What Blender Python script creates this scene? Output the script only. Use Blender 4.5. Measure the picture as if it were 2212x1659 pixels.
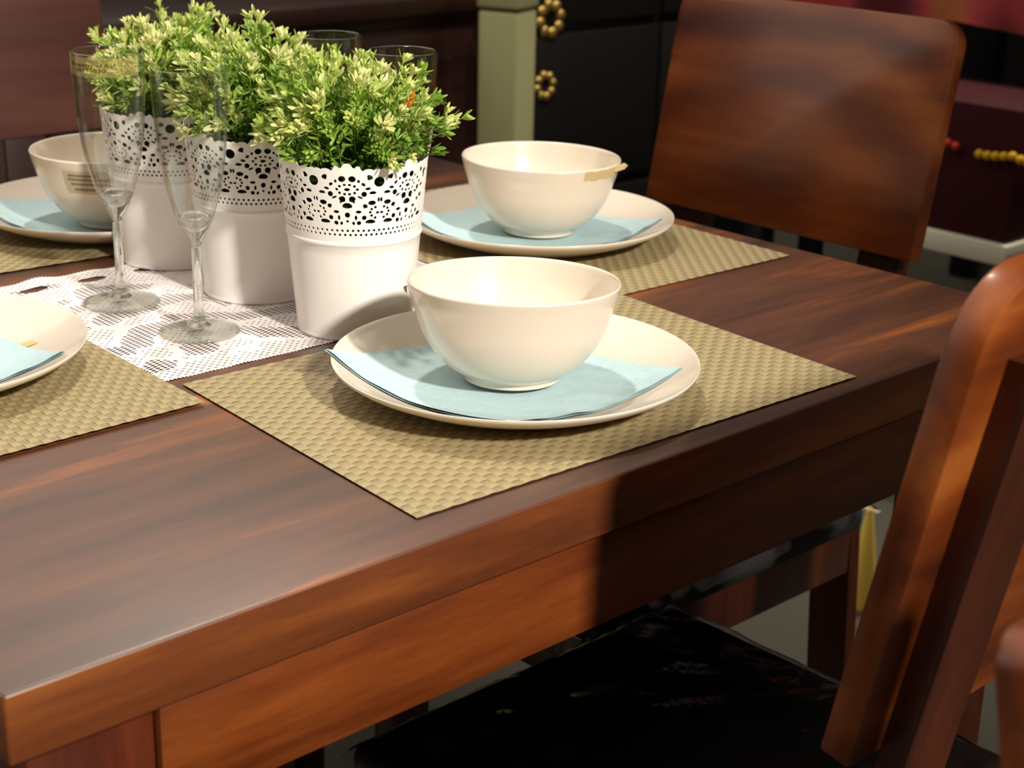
import bpy, bmesh, math, random
from mathutils import Vector, Matrix, geometry
PI = math.pi
for o in list(bpy.data.objects): bpy.data.objects.remove(o)
SC = bpy.context.scene
COL = SC.collection
TZ = 0.75                                   # table height (m); all table coordinates below are in cm
def W(x, y, z=0.0): return Vector((x*.01, y*.01, TZ + z*.01))

# ------------------------------------------------------------------ camera
cd = bpy.data.cameras.new('camera'); cam = bpy.data.objects.new('camera', cd); COL.objects.link(cam)
a, p, r = math.radians(46.346), 0.3391, 0.0236     # heading, downward pitch, roll
fw = Vector((math.cos(a)*math.cos(p), math.sin(a)*math.cos(p), -math.sin(p)))
rt0 = Vector((math.sin(a), -math.cos(a), 0)); up0 = rt0.cross(fw)
rt = math.cos(r)*rt0 + math.sin(r)*up0; up = -math.sin(r)*rt0 + math.cos(r)*up0
mw = Matrix((rt, up, -fw)).transposed().to_4x4(); mw.translation = W(-31.06, -67.5, 41.38)
cam.matrix_world = mw
cd.sensor_width = 36; cd.lens = 3592.36/2212*36; cd.clip_start = .02
cd.dof.use_dof = True; cd.dof.focus_distance = 1.2; cd.dof.aperture_fstop = 10.5
SC.camera = cam
SC.view_settings.view_transform = 'Standard'; SC.view_settings.look = 'None'
SC.view_settings.gamma = 1; SC.view_settings.use_curve_mapping = False
SC.view_settings.exposure = 0.0
SC.cycles.caustics_reflective = False; SC.cycles.caustics_refractive = False
SC.cycles.sample_clamp_indirect = 4; SC.cycles.max_bounces = 14
SC.cycles.transparent_max_bounces = 24; SC.cycles.transmission_bounces = 12

# ------------------------------------------------------------------ light
wd = bpy.data.worlds.new('world'); SC.world = wd; wd.use_nodes = True
wn = wd.node_tree; bg = wn.nodes['Background']; bg.inputs[0].default_value = (1, .88, .76, 1)
# world glow with lobes added for tabletop glare and fill, strongest at far left
_tc = wn.nodes.new('ShaderNodeTexCoord')
def _lobe(lo, lo_v, hi_v, axis):
    d = wn.nodes.new('ShaderNodeVectorMath'); d.operation = 'DOT_PRODUCT'; d.inputs[1].default_value = axis; wn.links.new(_tc.outputs['Generated'], d.inputs[0])
    m = wn.nodes.new('ShaderNodeMapRange'); m.interpolation_type = 'SMOOTHSTEP'
    for k, v in ((1, lo), (2, 1.0), (3, lo_v), (4, hi_v)): m.inputs[k].default_value = v
    wn.links.new(d.outputs['Value'], m.inputs[0]); return m.outputs[0]
_ad = wn.nodes.new('ShaderNodeMath'); _ad.operation = 'ADD'
wn.links.new(_lobe(.45, .05, 1.3, (-.34, .80, .50)), _ad.inputs[0]); wn.links.new(_lobe(.55, 0, .30, (.55, -.80, .22)), _ad.inputs[1])
_a2 = wn.nodes.new('ShaderNodeMath'); _a2.operation = 'ADD'; wn.links.new(_ad.outputs[0], _a2.inputs[0]); wn.links.new(_lobe(.6, 0, .45, (-.1, .05, .993)), _a2.inputs[1])
wn.links.new(_a2.outputs[0], bg.inputs[1])
def spot(name, pos, tgt, power, angle, blend, radius, color):
    l = bpy.data.lights.new(name, 'SPOT'); l.energy = power; l.spot_size = math.radians(angle); l.spot_blend = blend
    l.shadow_soft_size = radius; l.color = color
    o = bpy.data.objects.new(name, l); COL.objects.link(o); o.location = pos
    o.rotation_euler = (tgt-pos).to_track_quat('-Z', 'Y').to_euler()
    return o
spot('key_spotlight', W(4, -342, 235), W(35, 29, 5), 1130, 26, 1.0, .15, (1, .94, .84))
spot('ceiling_and_fill_spot', W(84, 96, 225), W(38, 40, 0), 130, 40, .9, .06, (1, .91, .78))
spot('ceiling_and_fill_spot', W(300, 60, 225), W(252, 100, 6), 190, 50, .8, .06, (1, .91, .78))  # added fill without a known lamp, brightens the red cloth and bench

spot('ceiling_and_fill_spot', W(120, 70, 225), W(182, 150, 0), 150, 36, .8, .06, (1, .93, .80))  # added fill without a known lamp, brightens the sage post

# ------------------------------------------------------------------ helpers
def mat(name):
    m = bpy.data.materials.new(name); m.use_nodes = True; nt = m.node_tree
    b = nt.nodes['Principled BSDF']; return m, nt, b
def lin(c): return tuple((x/12.92 if x <= .04045 else ((x+.055)/1.055)**2.4) for x in (v/255 for v in c)) + (1,)
def N(nt, t, **kw):
    n = nt.nodes.new(t)
    for k, v in kw.items():
        if k.startswith('i_'): n.inputs[k[2:].replace('_', ' ')].default_value = v
        else: setattr(n, k, v)
    return n
def L(nt, x, y): nt.links.new(x, y)
def math_(nt, op, x, y=None, z=None):
    n = nt.nodes.new('ShaderNodeMath'); n.operation = op
    for i, v in enumerate((x, y, z)):
        if v is None: continue
        if isinstance(v, (int, float)): n.inputs[i].default_value = v
        else: L(nt, v, n.inputs[i])
    return n.outputs[0]
def plain(name, col, rough=.5, spec=.5, metal=0, coat=0, bump=0, bscale=200, var=0):
    m, nt, b = mat(name); b.inputs['Base Color'].default_value = col; b.inputs['Roughness'].default_value = rough
    b.inputs['Specular IOR Level'].default_value = spec; b.inputs['Metallic'].default_value = metal; b.inputs['Coat Weight'].default_value = coat
    tc = N(nt, 'ShaderNodeTexCoord')
    nz = N(nt, 'ShaderNodeTexNoise', i_Scale=bscale, i_Detail=4.0); L(nt, tc.outputs['Object'], nz.inputs['Vector'])
    if bump:
        bp = N(nt, 'ShaderNodeBump', i_Strength=bump, i_Distance=.001); L(nt, nz.outputs[0], bp.inputs['Height']); L(nt, bp.outputs[0], b.inputs['Normal'])
    if var:
        mx = N(nt, 'ShaderNodeMix', data_type='RGBA'); mx.inputs[6].default_value = tuple(c*(1-var) for c in col[:3])+(1,); mx.inputs[7].default_value = tuple(min(1, c*(1+var)) for c in col[:3])+(1,)
        L(nt, nz.outputs[0], mx.inputs[0]); L(nt, mx.outputs[2], b.inputs['Base Color'])
    return m
def wood(name, stops, axis=0, rough=.3, scale=1.0, coat=0.0, seed=0, spec=.5, rings=0, crough=.12):
    """stained hardwood: stretched noise along an axis, broad colour streaks and fine pores"""
    m, nt, b = mat(name); tc = N(nt, 'ShaderNodeTexCoord')
    mp = N(nt, 'ShaderNodeMapping'); sc = [9*scale]*3; sc[axis] = 1.0*scale
    mp.inputs['Scale'].default_value = sc; mp.inputs['Location'].default_value = (seed*3.1, seed*1.7, seed*2.3)
    L(nt, tc.outputs['Object'], mp.inputs[0])
    n1 = N(nt, 'ShaderNodeTexNoise', i_Scale=1.6, i_Detail=6.0, i_Roughness=.55, i_Distortion=.6); L(nt, mp.outputs[0], n1.inputs['Vector'])
    n2 = N(nt, 'ShaderNodeTexNoise', i_Scale=11.0, i_Detail=5.0, i_Roughness=.65); L(nt, mp.outputs[0], n2.inputs['Vector'])
    f = math_(nt, 'MULTIPLY_ADD', n2.outputs[0], .22, math_(nt, 'MULTIPLY', n1.outputs[0], .85))
    if rings:
        wv = N(nt, 'ShaderNodeTexWave', wave_type='RINGS', rings_direction='SPHERICAL', i_Scale=rings, i_Distortion=5.0, i_Detail=3.0)
        m2 = N(nt, 'ShaderNodeMapping'); m2.inputs['Scale'].default_value = (1, 1, 2.2); m2.inputs['Location'].default_value = (-.03, 0, -1.72)
        L(nt, tc.outputs['Object'], m2.inputs[0]); L(nt, m2.outputs[0], wv.inputs['Vector'])
        f = math_(nt, 'MULTIPLY_ADD', wv.outputs[1], .24, math_(nt, 'SUBTRACT', f, .12))
    cr = N(nt, 'ShaderNodeValToRGB'); e = cr.color_ramp.elements
    while len(e) > 1: e.remove(e[-1])
    e[0].position, e[0].color = stops[0][0], lin(stops[0][1])
    for ps, c in stops[1:]:
        q = e.new(ps); q.color = lin(c)
    L(nt, f, cr.inputs[0]); L(nt, cr.outputs[0], b.inputs['Base Color'])
    b.inputs['Roughness'].default_value = rough; b.inputs['Specular IOR Level'].default_value = spec
    b.inputs['Coat Weight'].default_value = coat; b.inputs['Coat Roughness'].default_value = crough
    bp = N(nt, 'ShaderNodeBump', i_Strength=.12, i_Distance=.0006); L(nt, n2.outputs[0], bp.inputs['Height']); L(nt, bp.outputs[0], b.inputs['Normal'])
    return m

def mesh(name, verts, faces, m=None, parent=None, smooth=True, loc=None, mats=None, fm=None):
    """verts in cm (local); one mesh object"""
    me = bpy.data.meshes.new(name); me.from_pydata([(v[0]*.01, v[1]*.01, v[2]*.01) for v in verts], [], faces)
    for k in (mats or [m]): me.materials.append(k)
    if fm: me.polygons.foreach_set('material_index', fm)
    me.polygons.foreach_set('use_smooth', [smooth]*len(me.polygons))
    me.update()
    o = bpy.data.objects.new(name, me); COL.objects.link(o)
    if parent: o.parent = parent
    if loc is not None: o.location = loc
    return o
def tag(o, label, cat, group=None):
    o['label'] = label; o['category'] = cat
    if group: o['group'] = group
    return o
def thing(name, loc, label, cat, group=None, rz=0):
    o = bpy.data.objects.new(name, None); o.empty_display_size = .05; COL.objects.link(o)
    o.location = loc; o.rotation_euler = (0, 0, rz)
    return tag(o, label, cat, group)
class MB:
    def __init__(s): s.v = []; s.f = []
    def add(s, v, f):
        n = len(s.v); s.v += [tuple(q) for q in v]; s.f += [tuple(i+n for i in g) for g in f]; return s
    def box(s, x0, x1, y0, y1, z0, z1, bev=0, seg=2, M=None):
        bm = bmesh.new(); bmesh.ops.create_cube(bm, size=1)
        for v in bm.verts: v.co = Vector(((x0+x1)/2+v.co.x*(x1-x0), (y0+y1)/2+v.co.y*(y1-y0), (z0+z1)/2+v.co.z*(z1-z0)))
        if bev: bmesh.ops.bevel(bm, geom=bm.edges[:], offset=bev, segments=seg, affect='EDGES', profile=.5)
        s.bm(bm, M); return s
    def bm(s, bm, M=None):
        bm.verts.index_update()
        s.add([(M @ v.co if M else v.co)[:] for v in bm.verts], [[v.index for v in f.verts] for f in bm.faces]); bm.free()
    def lathe(s, prof, n=96, M=None):
        v = []; f = []; rows = []
        for (rr, z) in prof:
            if rr < 1e-6: rows.append([len(v)]); v.append((0, 0, z))
            else:
                rows.append(list(range(len(v), len(v)+n))); v += [(rr*math.cos(2*PI*i/n), rr*math.sin(2*PI*i/n), z) for i in range(n)]
        for A, B in zip(rows, rows[1:]):
            for i in range(n):
                j = (i+1) % n
                if len(A) == 1 and len(B) == 1: break
                if len(A) == 1: f.append((A[0], B[j], B[i]))
                elif len(B) == 1: f.append((A[i], A[j], B[0]))
                else: f.append((A[i], A[j], B[j], B[i]))
        if M: v = [(M @ Vector(q))[:] for q in v]
        return s.add(v, f)
    def tube(s, pts, rad, n=8):
        pts = [Vector(q) for q in pts]; v = []; f = []
        for i, q in enumerate(pts):
            d = (pts[min(i+1, len(pts)-1)]-pts[max(i-1, 0)]).normalized()
            x = d.orthogonal().normalized(); y = d.cross(x); rr = rad[i] if isinstance(rad, (list, tuple)) else rad
            v += [(q+x*math.cos(2*PI*k/n)*rr+y*math.sin(2*PI*k/n)*rr)[:] for k in range(n)]
        for i in range(len(pts)-1):
            for k in range(n): f.append((i*n+k, i*n+(k+1) % n, (i+1)*n+(k+1) % n, (i+1)*n+k))
        f.append(tuple(range(n))[::-1]); f.append(tuple((len(pts)-1)*n+k for k in range(n)))
        return s.add(v, f)
    def ob(s, name, m, parent=None, smooth=True, loc=None):
        o = mesh(name, s.v, s.f, m, parent, smooth, loc)
        bm = bmesh.new(); bm.from_mesh(o.data); bmesh.ops.recalc_face_normals(bm, faces=bm.faces[:]); bm.to_mesh(o.data); bm.free()
        return o
def sharp(o, ang=35):
    o.data.set_sharp_from_angle(angle=math.radians(ang)); return o
def spl(pts, n=6):
    """Catmull-Rom through profile points"""
    out = []
    P = [pts[0]]+list(pts)+[pts[-1]]
    for i in range(1, len(P)-2):
        p0, p1, p2, p3 = P[i-1:i+3]
        for k in range(n):
            t = k/n
            out.append(tuple(.5*((2*p1[c])+(-p0[c]+p2[c])*t+(2*p0[c]-5*p1[c]+4*p2[c]-p3[c])*t*t+(-p0[c]+3*p1[c]-3*p2[c]+p3[c])*t**3) for c in (0, 1)))
    out.append(tuple(pts[-1])); return out
def dup(root, loc=None, label=None, group=None, rz=None):
    c = root.copy(); COL.objects.link(c)
    if loc is not None: c.location = loc
    if rz is not None: c.rotation_euler = (0, 0, rz)
    if label: c['label'] = label
    if group: c['group'] = group
    for ch in list(root.children):
        d = ch.copy(); COL.objects.link(d); d.parent = c
        for g in list(ch.children):
            h = g.copy(); COL.objects.link(h); h.parent = d
    return c

# ------------------------------------------------------------------ materials
M_top = wood('walnut_table_top', [(.30, (42, 26, 19)), (.44, (68, 41, 30)), (.56, (92, 54, 35)), (.68, (150, 84, 38))], 0, .38, .9, seed=1, spec=.5, coat=.75, crough=.3)
M_apron = wood('walnut_table_frame', [(.3, (54, 22, 9)), (.5, (94, 42, 14)), (.7, (136, 70, 26))], 0, .32, 1.1, seed=4)
M_leg = wood('walnut_table_leg', [(.3, (44, 16, 9)), (.6, (84, 34, 16)), (.75, (104, 44, 18))], 2, .35, 1.2, seed=6)
M_chair = wood('reddish_chair_wood', [(.28, (54, 22, 8)), (.48, (94, 41, 13)), (.62, (118, 56, 19)), (.78, (144, 78, 30))], 0, .3, .8, coat=.12, seed=3, rings=3)
M_post = wood('reddish_chair_post', [(.3, (40, 14, 8)), (.55, (64, 25, 13)), (.75, (86, 37, 18))], 2, .25, 1.3, coat=.25, seed=8)
M_china = plain('cream_glazed_china', lin((224, 212, 195)), .2, .5, coat=.3)
M_pot = plain('white_painted_metal', lin((247, 241, 235)), .36, .4)
M_soil = plain('dark_moss', (.016, .022, .008, 1), .9, .1, bump=1, bscale=90)
M_black = plain('black_seat_fabric', (.018, .016, .015, 1), .7, .3, bump=.4, bscale=900)
M_tape = plain('yellowed_paper_tape', lin((200, 178, 128)), .7, .2, var=.12, bscale=60)
M_ink = plain('dark_brown_ink', lin((70, 44, 22)), .8, .1)
M_grey_ink = plain('faded_grey_ink', lin((140, 126, 100)), .8, .1)
M_orange = plain('orange_sticker_paper', lin((232, 112, 24)), .6, .2)

def napkin_mat():
    m, nt, b = mat('pale_blue_paper'); tc = N(nt, 'ShaderNodeTexCoord')
    mp = N(nt, 'ShaderNodeMapping'); mp.inputs['Scale'].default_value = (90, 1500, 1500); L(nt, tc.outputs['Object'], mp.inputs[0])
    nz = N(nt, 'ShaderNodeTexNoise', i_Scale=1.0, i_Detail=2.0); L(nt, mp.outputs[0], nz.inputs['Vector'])
    cr = N(nt, 'ShaderNodeValToRGB'); cr.color_ramp.elements[0].position = .35; cr.color_ramp.elements[1].position = .72
    cr.color_ramp.elements[0].color = lin((172, 200, 206)); cr.color_ramp.elements[1].color = lin((194, 216, 219))
    L(nt, nz.outputs[0], cr.inputs[0]); L(nt, cr.outputs[0], b.inputs['Base Color']); b.inputs['Roughness'].default_value = .85
    b.inputs['Specular IOR Level'].default_value = .15
    n2 = N(nt, 'ShaderNodeTexNoise', i_Scale=45.0, i_Detail=3.0); L(nt, tc.outputs['Object'], n2.inputs['Vector'])
    bp = N(nt, 'ShaderNodeBump', i_Strength=.35, i_Distance=.002); L(nt, n2.outputs[0], bp.inputs['Height']); L(nt, bp.outputs[0], b.inputs['Normal'])
    return m
M_napkin = napkin_mat()

def thin_glass(name, tint, fac=1.0, extra=None):
    m, nt, b = mat(name); nt.nodes.remove(b); out = nt.nodes['Material Output']
    tr = N(nt, 'ShaderNodeBsdfTransparent'); tr.inputs[0].default_value = tint
    gl = N(nt, 'ShaderNodeBsdfGlossy'); gl.inputs['Roughness'].default_value = .03
    lw = N(nt, 'ShaderNodeLayerWeight'); lw.inputs[0].default_value = .5
    fr = math_(nt, 'MULTIPLY_ADD', math_(nt, 'POWER', lw.outputs['Facing'], 3.0), .75*fac, .05*fac)
    mx = N(nt, 'ShaderNodeMixShader'); L(nt, fr, mx.inputs[0]); L(nt, tr.outputs[0], mx.inputs[1]); L(nt, gl.outputs[0], mx.inputs[2])
    if extra:
        df = N(nt, 'ShaderNodeBsdfDiffuse'); df.inputs[0].default_value = extra[0]
        m2 = N(nt, 'ShaderNodeMixShader'); m2.inputs[0].default_value = extra[1]; L(nt, mx.outputs[0], m2.inputs[1]); L(nt, df.outputs[0], m2.inputs[2]); mx = m2
    L(nt, mx.outputs[0], out.inputs[0]); return m
M_bowlglass = thin_glass('clear_flute_glass', (.98, .983, .975, 1), 1.0)
M_tapeclear = thin_glass('yellowed_clear_tape', (.90, .84, .55, 1), .6, ((.72, .58, .25, 1), .24))
M_footglass = thin_glass('greenish_foot_glass', (.955, .965, .94, 1), 1.3, ((.8, .8, .75, 1), .012))
def solid_glass():
    m, nt, b = mat('solid_flute_glass'); nt.nodes.remove(b); out = nt.nodes['Material Output']
    g = N(nt, 'ShaderNodeBsdfGlass'); g.inputs['IOR'].default_value = 1.48; g.inputs['Roughness'].default_value = .0; g.inputs[0].default_value = (.985, .99, .98, 1)
    tr = N(nt, 'ShaderNodeBsdfTransparent'); tr.inputs[0].default_value = (.97, .98, .96, 1)
    mx = N(nt, 'ShaderNodeMixShader'); mx.inputs[0].default_value = .25; L(nt, g.outputs[0], mx.inputs[1]); L(nt, tr.outputs[0], mx.inputs[2])
    L(nt, mx.outputs[0], out.inputs[0]); return m
M_solidglass = solid_glass()
def plastic_mat():
    m, nt, b = mat('clear_wrinkled_plastic'); nt.nodes.remove(b); out = nt.nodes['Material Output']
    tc = N(nt, 'ShaderNodeTexCoord'); nz = N(nt, 'ShaderNodeTexNoise', i_Scale=5.0, i_Detail=2.5, i_Roughness=.5, i_Distortion=.8); L(nt, tc.outputs['Object'], nz.inputs['Vector'])
    bp = N(nt, 'ShaderNodeBump', i_Strength=.65, i_Distance=.03); L(nt, nz.outputs[0], bp.inputs['Height'])
    tr = N(nt, 'ShaderNodeBsdfTransparent'); tr.inputs[0].default_value = (.9, .9, .9, 1)
    gl = N(nt, 'ShaderNodeBsdfGlossy'); gl.inputs['Roughness'].default_value = .12; L(nt, bp.outputs[0], gl.inputs['Normal'])
    fr = N(nt, 'ShaderNodeFresnel'); fr.inputs[0].default_value = 1.42; L(nt, bp.outputs[0], fr.inputs['Normal'])
    mx = N(nt, 'ShaderNodeMixShader'); L(nt, fr.outputs[0], mx.inputs[0]); L(nt, tr.outputs[0], mx.inputs[1]); L(nt, gl.outputs[0], mx.inputs[2]); L(nt, mx.outputs[0], out.inputs[0])
    return m
M_plastic = plastic_mat()

# ------------------------------------------------------------------ the room
def struct(name, mb, m):
    o = mb.ob(name, m, smooth=False); o['kind'] = 'structure'; return o
M_floor = plain('grey_green_floor', lin((84, 82, 70)), .55, .3, var=.1, bscale=6)
M_wall = plain('charcoal_wall', lin((26, 22, 22)), .8, .2)
fl = MB().box(-260, 520, -420, 520, -2, 0).ob('floor', M_floor, smooth=False); fl['kind'] = 'structure'
wl = MB().box(-260, 520, 512, 520, 0, 300).ob('wall_back', M_wall, smooth=False); wl['kind'] = 'structure'
wl = MB().box(512, 520, -420, 512, 0, 300).ob('wall_right', M_wall, smooth=False); wl['kind'] = 'structure'

# ------------------------------------------------------------------ dining table
T = thing('dining_table', (0, 0, 0), 'square dark walnut dining table laid for a meal', 'table')
tx, ty = 99.2, 100.0
tb = sharp(MB().box(0, tx, 0, ty, 71, 75, .2, 3).ob('tabletop', M_top, T))
tb.data.materials.append(wood('walnut_board_edge', [(.3, (66, 30, 16)), (.5, (104, 54, 26)), (.7, (150, 86, 34))], 0, .36, 1.0, seed=2))
for q in tb.data.polygons: q.material_index = 1 if abs(q.normal.z) < .4 else 0
def apron(x0, x1, y0, y1): sharp(MB().box(x0, x1, y0, y1, 63.6, 70.35, .15, 2).ob('apron', M_apron, T))
apron(9.1, tx-9.1, 1.1, 3.5); apron(9.1, tx-9.1, ty-3.5, ty-1.1)
M_apron2 = wood('walnut_side_frame', [(.3, (54, 22, 9)), (.5, (94, 42, 14)), (.7, (136, 70, 26))], 1, .32, 1.1, seed=5)
for x0, x1 in ((.8, 3.2), (tx-3.2, tx-.8)): sharp(MB().box(x0, x1, 9.1, ty-9.1, 63.6, 70.6, .15, 2).ob('apron', M_apron2, T))
for x0 in (1.6, tx-9.1):
    for y0 in (1.6, ty-9.1):
        sharp(MB().box(x0, x0+7.5, y0, y0+7.5, 0, 71, .3, 2).ob('leg', M_leg, T))

# ------------------------------------------------------------------ woven placemats (four)
M_str1 = plain('olive_straw_vinyl', lin((164, 149, 110)), .45, .45, bump=.2, bscale=900, var=.06)
M_str2 = plain('olive_straw_vinyl_weft', lin((149, 132, 97)), .45, .45, bump=.2, bscale=900, var=.06)  # weft colour darkened to stand in for its angle-dependent gloss
def mat_mesh(name, A, B, D, seed):
    """woven mat: corner A, corner B along its long side, corner D along its short side (table cm)"""
    A, B, D = Vector(A), Vector(B), Vector(D); u = B-A; v = D-A; ctr = (B+D)/2
    nu, nv = int(round(u.length/.80)), int(round(v.length/.63)); S = 4
    vs, fs, fm = [], [], []
    def strip(idx, n_along, n_across, along_u):
        w = .47; t0 = (idx+.5)/n_across; base = len(vs)
        for k in range(n_along*S+1):
            s = k/(n_along*S); ph = k/S
            z = .15 + .035*math.cos(PI*(ph-.5+(idx % 2)))*(-1 if along_u else 1) + (.012 if along_u else 0)
            for sg, dz in ((-1, -.012), (0, .006), (1, -.012)):
                t = t0 + sg*w/n_across
                q = A + (u*s+v*t if along_u else u*t+v*s) - ctr
                vs.append((q.x, q.y, z+dz))
        for k in range(n_along*S):
            for c in (0, 1):
                i = base+k*3+c; fs.append((i, i+1, i+4, i+3) if not along_u else (i+3, i+4, i+1, i)); fm.append(0 if along_u else 1)
    for j in range(nv): strip(j, nu, nv, True)
    for i in range(nu): strip(i, nv, nu, False)
    o = mesh(name, vs, fs, mats=[M_str1, M_str2], fm=fm)
    return o, ctr
def place_mat(A, B, D, z, label):
    o, c = mat_mesh('placemat', A, B, D, 0); o.location = W(c.x, c.y, z)
    tag(o, label, 'placemat', 'woven placemats on the dining table')
place_mat((28.5, 3.0), (71.2, 1.5), (30.9, 32.6), 0, 'olive woven placemat nearest the front edge, under the nearest bowl')
place_mat((29.8, 27.9), (31.6, 70.4), (.9, 27.7), .17, 'olive woven placemat at left, overlapping the lace runner and nearest mat corner')
place_mat((96.1, 27.2), (97.6, 69.6), (66.2, 28.4), 0, 'olive woven placemat beside the solid-back chair, under the bowl behind')
place_mat((29.2, 68.6), (71.2, 65.6), (31.2, 97.8), 0, 'olive woven placemat at far left, behind the champagne flutes')

# ------------------------------------------------------------------ lace runner
def lace_mat():
    m, nt, b = mat('white_cotton_lace'); out = nt.nodes['Material Output']
    b.inputs['Base Color'].default_value = lin((236, 228, 226)); b.inputs['Roughness'].default_value = .85; b.inputs['Specular IOR Level'].default_value = .1
    tc = N(nt, 'ShaderNodeTexCoord'); sp = N(nt, 'ShaderNodeSeparateXYZ'); L(nt, tc.outputs['Object'], sp.inputs[0])
    X = math_(nt, 'MULTIPLY', sp.outputs[0], 100.0); Y = math_(nt, 'MULTIPLY', sp.outputs[1], 100.0)
    k = 2*PI/.50
    c1 = math_(nt, 'COSINE', math_(nt, 'MULTIPLY', X, k))
    h = math_(nt, 'MULTIPLY', Y, k*1.25)
    c2 = math_(nt, 'COSINE', math_(nt, 'ADD', math_(nt, 'MULTIPLY', X, k*.5), h)); c3 = math_(nt, 'COSINE', math_(nt, 'SUBTRACT', math_(nt, 'MULTIPLY', X, k*.5), h))
    net = math_(nt, 'ADD', math_(nt, 'ADD', c1, c2), c3)
    # openness: flowing bands and flower shapes
    nz = N(nt, 'ShaderNodeTexNoise', i_Scale=16.0, i_Detail=2.0); L(nt, tc.outputs['Object'], nz.inputs['Vector'])
    wob = math_(nt, 'MULTIPLY_ADD', nz.outputs[0], 5.0, -2.5)
    band = math_(nt, 'SINE', math_(nt, 'ADD', math_(nt, 'MULTIPLY_ADD', Y, 2*PI/6.0, wob), math_(nt, 'MULTIPLY', math_(nt, 'SINE', math_(nt, 'MULTIPLY', X, 2*PI/17.0)), 1.8)))
    vor = N(nt, 'ShaderNodeTexVoronoi', feature='F1', i_Scale=13.0); L(nt, tc.outputs['Object'], vor.inputs['Vector'])
    flower = math_(nt, 'SINE', math_(nt, 'MULTIPLY', vor.outputs['Distance'], 14.0))
    m_ = math_(nt, 'ADD', band, math_(nt, 'MULTIPLY', flower, .75))
    yb = math_(nt, 'ABSOLUTE', Y)
    m_ = math_(nt, 'SUBTRACT', m_, math_(nt, 'MULTIPLY', math_(nt, 'GREATER_THAN', yb, 13.0), 2.5))
    openz = math_(nt, 'GREATER_THAN', m_, .30); shut = math_(nt, 'LESS_THAN', m_, -.25)
    hole1 = math_(nt, 'MULTIPLY', openz, math_(nt, 'GREATER_THAN', net, math_(nt, 'MULTIPLY_ADD', m_, -.55, .65)))
    row = math_(nt, 'SINE', math_(nt, 'MULTIPLY', Y, 2*PI/.42)); seg = math_(nt, 'SINE', math_(nt, 'ADD', math_(nt, 'MULTIPLY', X, 2*PI/.66), math_(nt, 'MULTIPLY', math_(nt, 'FLOOR', math_(nt, 'DIVIDE', Y, .42)), 2.2)))
    dash = math_(nt, 'MULTIPLY', math_(nt, 'GREATER_THAN', row, .62), math_(nt, 'GREATER_THAN', seg, math_(nt, 'MULTIPLY_ADD', wob, .45, .25)))
    dash = math_(nt, 'MULTIPLY', dash, math_(nt, 'LESS_THAN', yb, 14.75))
    hole = math_(nt, 'MAXIMUM', hole1, math_(nt, 'MULTIPLY', shut, dash))
    # long eyelets near the far edge
    xm = math_(nt, 'SUBTRACT', math_(nt, 'MODULO', math_(nt, 'ADD', X, 102.4), 5.6), 2.8)
    ex = math_(nt, 'POWER', math_(nt, 'DIVIDE', xm, 1.35), 2.0); ey = math_(nt, 'POWER', math_(nt, 'DIVIDE', math_(nt, 'SUBTRACT', Y, 12.6), .6), 2.0)
    eye = math_(nt, 'LESS_THAN', math_(nt, 'ADD', ex, ey), 1.0)
    # toothed outer edge
    tri = math_(nt, 'PINGPONG', math_(nt, 'ADD', X, 200.0), .17)
    tooth = math_(nt, 'GREATER_THAN', math_(nt, 'ADD', yb, math_(nt, 'MULTIPLY', tri, 1.4)), 15.2)
    al = math_(nt, 'SUBTRACT', 1.0, math_(nt, 'MAXIMUM', math_(nt, 'MAXIMUM', hole, eye), tooth))
    L(nt, al, b.inputs['Alpha'])
    return m
def lace():
    vs, fs = [], []; nx, ny = 160, 90
    x0, x1 = 21.0, 67.5; rnd = random.Random(5)
    for j in range(ny+1):
        for i in range(nx+1):
            x = x0+(x1-x0)*i/nx; y = -15.3+30.6*j/ny
            z = .05+.025*math.sin(x*.9+y*.5)*math.sin(y*.7)+.02*math.sin(x*2.1-y*.3)
            z = max(z, .03)
            if y > 10 and 30 < x < 43: z += .35*math.sin((x-30)/13*PI)*((y-10)/5.3)**2*(.5+.5*math.sin(x*1.1))
            vs.append((x-44.25, y, z))
    for j in range(ny):
        for i in range(nx): q = j*(nx+1)+i; fs.append((q, q+1, q+nx+2, q+nx+1))
    o = mesh('lace_table_runner', vs, fs, lace_mat()); o.location = W(44.25, 48.9, 0); o.rotation_euler = (0, 0, math.radians(-1.0))
    tag(o, 'white lace table runner under the pots and flutes', 'table runner')
lace()

# ------------------------------------------------------------------ plates, napkins, bowls
PLATE = [(0, .55), (6.5, .55), (8.2, .62), (9.6, .9), (11.2, 1.45), (12.6, 2.05), (13.3, 2.42), (13.5, 2.5)]
def plate_z(rr):
    rr = max(0, rr)
    for (a0, z0), (a1, z1) in zip(PLATE, PLATE[1:]):
        if rr <= a1: return z0+(z1-z0)*(rr-a0)/(a1-a0)
    return 2.5+(rr-13.5)*.35
def plate_mesh():
    inner = spl(PLATE, 5)
    outer = [(13.52, 2.42), (13.42, 2.2), (12.8, 1.75), (11.3, 1.05), (9.8, .5), (8.8, .25), (8.6, 0), (8.0, 0), (7.9, .2), (0, .2)]
    return MB().lathe(inner+outer, 128)
def place_plate(x, y, label):
    o = plate_proto.copy() if place_plate.n else plate_proto
    if place_plate.n: COL.objects.link(o)
    place_plate.n += 1; o.location = W(x, y, .2)
    tag(o, label, 'plate', 'cream dinner plates')
place_plate.n = 0
plate_proto = plate_mesh().ob('dinner_plate', M_china)
place_plate(49.1, 16.2, 'cream dinner plate under the nearest bowl, on the front mat')
place_plate(81.7, 47.6, 'cream dinner plate by the solid-back chair, under the bowl with rim tag')
place_plate(16.3, 47.6, 'cream dinner plate at left edge with no bowl on it')
place_plate(51.6, 78.0, 'cream dinner plate at far left under the stickered bowl')

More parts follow.
